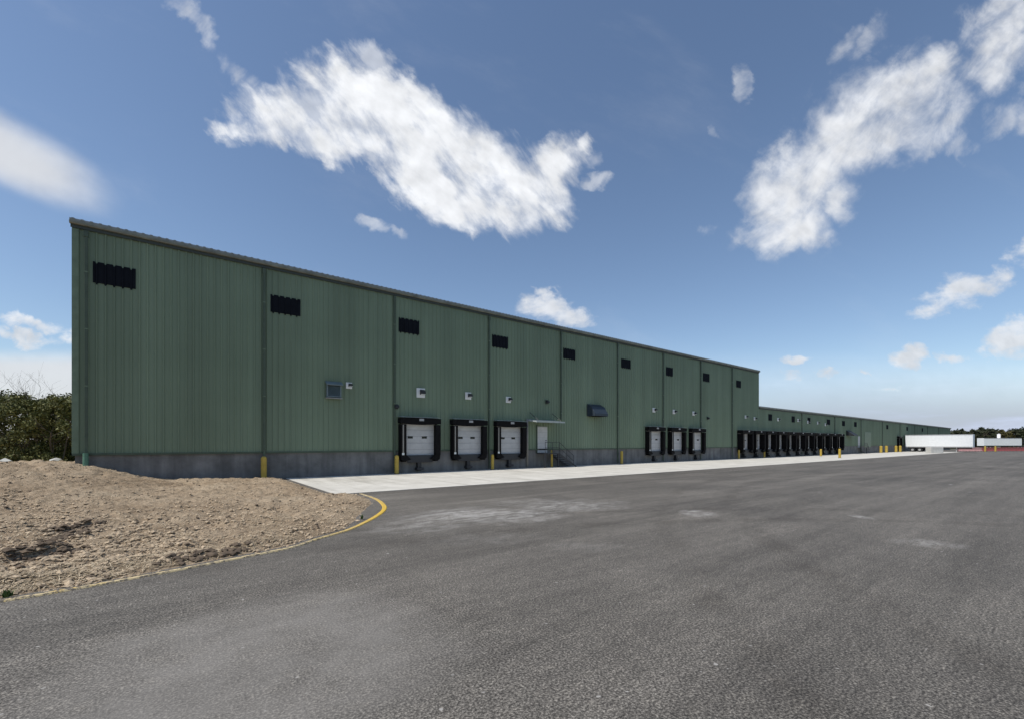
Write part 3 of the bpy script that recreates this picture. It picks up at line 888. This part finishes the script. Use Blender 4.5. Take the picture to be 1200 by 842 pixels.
# left thicket beyond the corner: shrubs with leaf clumps, bare saplings between
kinds = [tree_pair(5.9, 2.5, 5200, .12, None, 11+i, .03, .07) for i in range(3)]
SH = [(-58,38,1.0,1),(-26,36,.95,0),(2,36,.98,0),(26,35,.86,1),(47,36,.84,2),(66,35,.88,0),(83,37,.90,1),(12,43,1.05,2),(55,43,1.0,1),(78,44,1.05,0),(-90,40,1.05,2)]
shl = {2:'leafy shrub at the far left edge of the thicket, under the bare sapling', 26:'second dense olive shrub from the left edge of the photo', 47:'dense olive shrub in the middle of the thicket left of the warehouse',
       66:'olive shrub third from the warehouse corner in the front of the thicket', 83:'dark shrub partly hidden by the left corner of the warehouse'}
cache = {}
for i, (px, Z, s, k) in enumerate(SH):
    x, y = at(px, Z); z = dirt_h(x, y, 20)-.05
    lab = shl.get(px, 'shrub in the back row of the thicket left of the warehouse')
    if px < -10: lab = 'shrub of the thicket beyond the left edge of the picture'
    if k not in cache:
        mt, mc = kinds[k]; t = plant_tree('shrub', lab, 'shrub', 'shrubs left of the warehouse', (x,y,z), mt, mc, M['bark'], M['leafA'] if k != 2 else M['leafB'], s, random.random()*6); cache[k] = t
    else:
        t = dup(cache[k]); t.location = (x,y,z); t.scale = (s*random.uniform(.95,1.1), s, s); t.rotation_euler = (0,0,random.random()*6); tag(t, lab, 'shrub', 'shrubs left of the warehouse')
for px, Z, H, lab, sd in ((14,37,6.6,'tall bare sapling rising above the shrubs at the left edge',3),(52,39,5.6,'bare twiggy sapling above the middle of the thicket',5),(74,38,5.9,'bare twiggy sapling close to the warehouse corner',8),(-34,38,6.8,'bare sapling beyond the left edge of the picture',9)):
    random.seed(sd); mt = MB(); tips = []
    for j in range(4): branchy(mt, Vector((random.gauss(0,.5), random.gauss(0,.3), -.2)), Vector((random.gauss(0,.25), random.gauss(0,.25), 1)).normalized(), H*.62, .035, 3, tips, 5)
    x, y = at(px, Z); plant_tree('bare_tree', lab, 'tree', 'bare saplings in the thicket', (x,y,dirt_h(x,y,20)), mt, None, M['twig'], None)
# pale stones under the thicket
for px, py, Z, w, lab in ((6,540.5,31,.5,'pale boulder at the left edge under the thicket'),(66,534,33,.42,'pale boulder under the shrubs near the warehouse corner')):
    x, y = at(px, Z); random.seed(int(px)); mb = MB(); clod(mb, 0, 0, .15, w)
    tag(mb.build('boulder', M['block'], None, (x, y, dirt_h(x,y,20)), bevel=.03), lab, 'boulder')
# far tree line
fk = [tree_pair(11, 4.2, 1500, .55, None, 40+i, .06, .22) for i in range(4)]
fcache = {}; random.seed(5)
labs = []
i = 0
for row, (Z, n, p0, p1) in enumerate(((232, 22, 1094, 1290), (262, 22, 1074, 1310))):
    for j in range(n):
        px = p0 + (p1-p0)*j/(n-1) + random.uniform(-2,2)
        Zr = Z + random.uniform(-10, 10); x, y = at(px, Zr); k = random.randrange(4); s = random.uniform(.74,.95) if px < 1150 else random.uniform(.82,1.08)
        if row: s *= 1.0
        lab = 'dark tree in the back row of the far tree line on the right' if row else 'bushy tree in the front row of the far tree line on the right'
        yel = (not row) and 1176 < px < 1190
        key = (k, yel)
        if key not in fcache:
            mt, mc = fk[k]; t = plant_tree('tree', lab, 'tree', '', (x,y,-.1), mt, mc, M['bark'], M['leafD'] if yel else M['leafC'], s); fcache[key] = t
        else:
            t = dup(fcache[key]); t.location = (x,y,-.1); t.scale = (s*random.uniform(.95,1.25), s, s)
        t.rotation_euler = (0,0,random.random()*6)
        tag(t, 'yellowish tree in the far tree line above the second trailer' if yel else lab, 'tree', 'yellowish far trees' if yel else ('far trees, back row' if row else 'far trees, front row'))
# weeds at the soil edge
def weed(px, py, h, n, lab, z=.05):
    random.seed(int(px)+3); x, y = ground(px, py, z); mb = MB()
    for i in range(n):
        a = random.random()*6.28; l = h*random.uniform(.5,1.1); lean = random.uniform(.1,.7); w = .012+.01*random.random()
        bx0, by0 = random.gauss(0,.015), random.gauss(0,.015); dx, dy = math.cos(a), math.sin(a)
        nn = len(mb.v)
        for t_ in (0,.5,1):
            cx, cy, cz = bx0+dx*lean*l*t_*t_, by0+dy*lean*l*t_*t_, l*t_*(1-.25*t_*lean); ww = w*(1-t_*.9)
            mb.v += [(cx-dy*ww, cy+dx*ww, cz), (cx+dy*ww, cy-dx*ww, cz)]
        mb.f += [(nn,nn+1,nn+3,nn+2),(nn+2,nn+3,nn+5,nn+4)]
    tag(mb.build('weed', M['grass'], None, (x, y, max(.02, dirt_h(x,y)-.01))), lab, 'weed')
weed(8, 696, .10, 45, 'green weed tuft on the soil edge at the left border')
weed(424, 606, .12, 40, 'small green weed tuft inside the curve of the yellow line')

# ------------------------------------------------------------------ sky
SUN_EL, SUN_AZ = 57.0, 276.0                # azimuth clockwise from +Y
w = bpy.data.worlds.new('World'); sc.world = w; w.use_nodes = True
nt = w.node_tree; nt.nodes.clear()
class X:
    def __init__(s, k): s.k = k
def S(v): return v
def mth(op, a, b=None, c=None, clamp=False):
    o = nt.nodes.new('ShaderNodeMath'); o.operation = op; o.use_clamp = clamp
    for i, v in enumerate((a, b, c)):
        if v is None: continue
        if hasattr(v, 'is_output'): nt.links.new(v, o.inputs[i])
        else: o.inputs[i].default_value = v
    return o.outputs[0]
def add(a, b): return mth('ADD', a, b)
def mul(a, b): return mth('MULTIPLY', a, b)
def sstep(x, a, b):
    o = nt.nodes.new('ShaderNodeMapRange'); o.interpolation_type = 'SMOOTHSTEP'
    nt.links.new(x, o.inputs[0]); o.inputs[1].default_value = a; o.inputs[2].default_value = b
    return o.outputs[0]
tc = nt.nodes.new('ShaderNodeTexCoord')
def dot(v):
    o = nt.nodes.new('ShaderNodeVectorMath'); o.operation = 'DOT_PRODUCT'; nt.links.new(tc.outputs['Generated'], o.inputs[0]); o.inputs[1].default_value = v
    return o.outputs['Value']
dz = mth('MAXIMUM', dot(F), .05); U = add(mul(mth('DIVIDE', dot(R), dz), FPX), 600.0); V = add(mul(mth('DIVIDE', dot((0,0,1)), dz), -FPX), HOR)
front = sstep(dot(F), .15, .3)
def noise2(scale, ang, stretch, detail, rough, seed, du=0, dv=0, dist=0):
    ca, sa = math.cos(rad(ang)), math.sin(rad(ang))
    u, v = add(U, du), add(V, dv)
    a = mul(add(mul(u, ca), mul(v, sa)), scale/stretch); b = mul(add(mul(v, ca), mul(u, -sa)), scale)
    cb = nt.nodes.new('ShaderNodeCombineXYZ'); nt.links.new(a, cb.inputs[0]); nt.links.new(b, cb.inputs[1]); cb.inputs[2].default_value = seed
    n = nt.nodes.new('ShaderNodeTexNoise'); n.inputs['Scale'].default_value = 1; n.inputs['Detail'].default_value = detail; n.inputs['Roughness'].default_value = rough
    n.inputs['Distortion'].default_value = dist
    nt.links.new(cb.outputs[0], n.inputs['Vector']); return n.outputs['Fac']
def field(blobs):
    tot = None
    for cx, cy, rx, ry, rot, *amp in blobs:
        ca, sa = math.cos(rad(rot)), math.sin(rad(rot))
        du, dv = add(U, -cx), add(V, -cy)
        a = mul(add(mul(du, ca), mul(dv, sa)), 1/rx); b = mul(add(mul(dv, ca), mul(du, -sa)), 1/ry)
        f = mth('SUBTRACT', amp[0] if amp else 1.0, add(mul(a, a), mul(b, b)))
        tot = f if tot is None else mth('SMOOTH_MAX', tot, f, .35)
    return mth('MAXIMUM', mth('MINIMUM', tot, .9), -2.5)
A = [(330,140,62,30,10),(285,152,36,13,12),(410,118,75,44,25),(455,92,42,22,45),(480,155,80,44,30),(555,190,85,42,33),(615,222,55,42,10),(650,195,35,30,-20),(430,168,70,26,22),(495,205,60,30,35),(380,160,50,24,15),(530,238,45,20,35,.9),(575,235,50,28,20),(550,262,16,9,20,.5),(680,178,20,14,-30,.55)]
Bc = [(1045,128,100,58,-27),(1090,150,55,30,-30,.9),(1085,90,45,30,-40),(1000,160,60,42,-25),(935,195,42,36,-55),(915,240,40,38,-20),(925,272,52,26,-8),(985,240,22,26,-40,.6),(1170,55,48,42,-45),(1190,15,45,30,-30),(1150,80,28,36,-60,.8)]
Cc = [(1135,338,52,20,-20),(1100,362,34,12,-15,.8),(1165,318,34,12,-15,.8),(1180,400,40,20,-8),(1195,380,30,14,-10),(1160,408,20,9,0,.8),(1072,424,24,11,0),(1018,434,10,6,0,.8),(1118,421,14,8,0,.8),(655,368,44,16,15),(640,360,22,10,0),(928,418,14,6,-10,.5),(930,440,24,9,0,.45),(965,440,20,8,-5,.5),(1040,452,20,5,0,.35),(30,384,36,9,6,.9),(20,398,44,7,10,.9),(76,398,14,9,0,.9),(1215,300,40,20,0,.6)]
Wc = [(225,30,40,12,58,1.),(270,85,30,14,58,.8),(300,115,30,14,50,.9),(700,213,16,8,0,.9),(680,180,24,18,-30,.9),(440,264,20,9,25,1.1),(472,277,16,7,20,.7),(1172,140,26,28,20,1.),(1130,168,26,24,-40,1.),(868,100,13,16,-30,1.6),(988,60,34,16,-55,.6),(1025,45,44,16,-50,.7),(985,240,30,26,-40,1.),(1205,130,20,30,0,.9),(218,12,34,7,60,.55),(232,40,18,6,55,.5),(262,72,16,8,60,.55),(290,105,16,6,60,.25),(310,112,10,6,60,.2),(840,150,20,8,75,.2),(835,265,26,9,-20,.2)]
def cloud(blobs, n, amp, lo, hi): return sstep(add(field(blobs), mul(add(n, -.5), amp)), lo, hi)
# ragged outlines: bend the places of the clouds with slow and quick swirls
U0, V0 = U, V
U = add(U0, add(mul(add(noise2(1/70, 0, 1, 3, .5, 21.), -.5), 70), mul(add(noise2(1/22, 40, 1.5, 5, .6, 23.), -.5), 30)))
V = add(V0, add(mul(add(noise2(1/70, 0, 1, 3, .5, 31.), -.5), 50), mul(add(noise2(1/22, 40, 1.5, 5, .6, 33.), -.5), 24)))
fA, fB, fC, fW = field(A), field(Bc), field(Cc), field(Wc)
U, V = U0, V0
nA = add(mul(noise2(1/34, 50, 2.6, 9, .60, 1.7, dist=.25), .6), mul(noise2(1/75, 30, 1.3, 7, .58, 4.4), .4))
nB = add(mul(noise2(1/40, -50, 1.8, 9, .60, 5.1, dist=.3), .6), mul(noise2(1/80, -30, 1.3, 7, .58, 7.4), .4))
nC = noise2(1/26, -8, 1.8, 9, .6, 9.3, dist=.2)
def dn(f, n, amp, lo, hi): return sstep(add(f, mul(add(n, -.5), amp)), lo, hi)
dA = dn(fA, nA, 6.0, -.55, 1.0); dB = mul(dn(fB, nB, 6.0, -.7, 1.5), .95); dC = mul(dn(fC, nC, 5.0, -.6, 1.2), .85); dW = mul(dn(fW, nB, 7.5, -.3, 1.9), .55)
soft = mul(mth('POWER', sstep(add(field([(0,173,120,30,26,1.0),(-40,152,90,30,25,1.0)]), mul(add(noise2(1/60, 26, 3, 5, .5, 41.), -.5), 1.6)), -1.6, 1.0), 1.6), .88)
# thin high veil towards the horizon
band = noise2(1/60, -3, 7, 8, .6, 3.3)
veilR = mul(mul(sstep(V, 405, 500), sstep(U, 640, 980)), add(.78, mul(sstep(band, .36, .64), .20)))
veilL = mul(mul(sstep(V, 405, 430), sstep(mul(U, -1), -420, -120)), .86)
hz = mul(sstep(V, 470, 525), .9)
veilR = mth('MAXIMUM', veilR, hz)
wisp = mul(sstep(noise2(1/120, 25, 2.5, 8, .62, 12.), .52, .85), .10)
nH = add(mul(noise2(1/22, 52, 3.2, 8, .62, 51., dist=.4), .6), mul(noise2(1/60, 35, 1.6, 6, .6, 54.), .4))
hA = mul(dn(add(fA, .55), nH, 8.5, -.2, 1.9), .55); hB = mul(dn(add(fB, .6), nB, 7.5, -.2, 2.1), .5)
dA = mth('MAXIMUM', dA, hA); dB = mth('MAXIMUM', dB, hB)
dens = mth('MAXIMUM', mth('MAXIMUM', dA, dB), mth('MAXIMUM', mth('MAXIMUM', dC, dW), mth('MAXIMUM', soft, mth('MAXIMUM', veilR, mth('MAXIMUM', veilL, wisp)))))
dens = mul(mth('MINIMUM', dens, .985), front)
# relief of the cloud: thin parts a little darker, slow swell in the thick parts
rA = mth('SUBTRACT', noise2(1/42, 40, 1.5, 5, .5, 1.7), noise2(1/42, 40, 1.5, 5, .5, 1.7, 6, 9))
br = add(add(.86, mul(rA, .9)), mul(mth('MAXIMUM', dA, dB), .06))
br = mul(br, add(1.0, mul(sstep(U, 760, 980), -.05)))
smooth_ = mth('MAXIMUM', mul(soft, 1.0), veilL)
br = add(mul(br, mth('SUBTRACT', 1.0, smooth_)), mul(smooth_, .76))
sky = nt.nodes.new('ShaderNodeTexSky'); sky.sky_type = 'NISHITA'; sky.sun_disc = False
sky.sun_elevation = rad(SUN_EL); sky.sun_rotation = rad(SUN_AZ); sky.altitude = 200; sky.air_density = 1.0; sky.dust_density = .5; sky.ozone_density = 1.6
bg = nt.nodes.new('ShaderNodeBackground'); bg.inputs[1].default_value = .132; nt.links.new(sky.outputs[0], bg.inputs[0])
cc = nt.nodes.new('ShaderNodeCombineColor'); lowv = mul(mth('MAXIMUM', mul(sstep(V, 405, 490), sstep(U, 600, 860)), 0.0), mth('SUBTRACT', 1.0, dC))
br = add(mul(br, mth('SUBTRACT', 1.0, lowv)), mul(lowv, add(.47, mul(sstep(band, .40, .62), .32))))
nt.links.new(mul(br, add(.965, mul(lowv, -.13))), cc.inputs[0]); nt.links.new(mul(br, add(.985, mul(lowv, -.035))), cc.inputs[1]); nt.links.new(mul(br, add(1.02, mul(lowv, .24))), cc.inputs[2])
bg2 = nt.nodes.new('ShaderNodeBackground'); nt.links.new(cc.outputs[0], bg2.inputs[0])
ms = nt.nodes.new('ShaderNodeMixShader'); nt.links.new(dens, ms.inputs[0]); nt.links.new(bg.outputs[0], ms.inputs[1]); nt.links.new(bg2.outputs[0], ms.inputs[2])
out = nt.nodes.new('ShaderNodeOutputWorld'); nt.links.new(ms.outputs[0], out.inputs[0])

# sun
sd_ = Vector((math.sin(rad(SUN_AZ))*math.cos(rad(SUN_EL)), math.cos(rad(SUN_AZ))*math.cos(rad(SUN_EL)), math.sin(rad(SUN_EL))))
sl = bpy.data.lights.new('sun', 'SUN'); sl.energy = 4.0; sl.angle = rad(.5); sl.color = (1, .955, .88)
so = bpy.data.objects.new('sun', sl); C.objects.link(so); so.rotation_euler = sd_.to_track_quat('Z', 'Y').to_euler(); so.location = (0,0,60)

# ------------------------------------------------------------------ camera
cd = bpy.data.cameras.new('camera'); cam = bpy.data.objects.new('camera', cd); C.objects.link(cam)
cd.sensor_fit = 'HORIZONTAL'; cd.sensor_width = 36; cd.lens = 36*FPX/1200; cd.shift_y = (HOR-421)/1200; cd.clip_end = 6000; cd.clip_start = .1
cam.location = (0,0,EYE); cam.rotation_euler = (rad(90), 0, TH - rad(90))
sc.camera = cam
vs_ = sc.view_settings; vs_.view_transform = 'Standard'; vs_.look = 'None'; vs_.exposure = 0; vs_.gamma = 1; vs_.use_curve_mapping = False
sc.cycles.max_bounces = 6
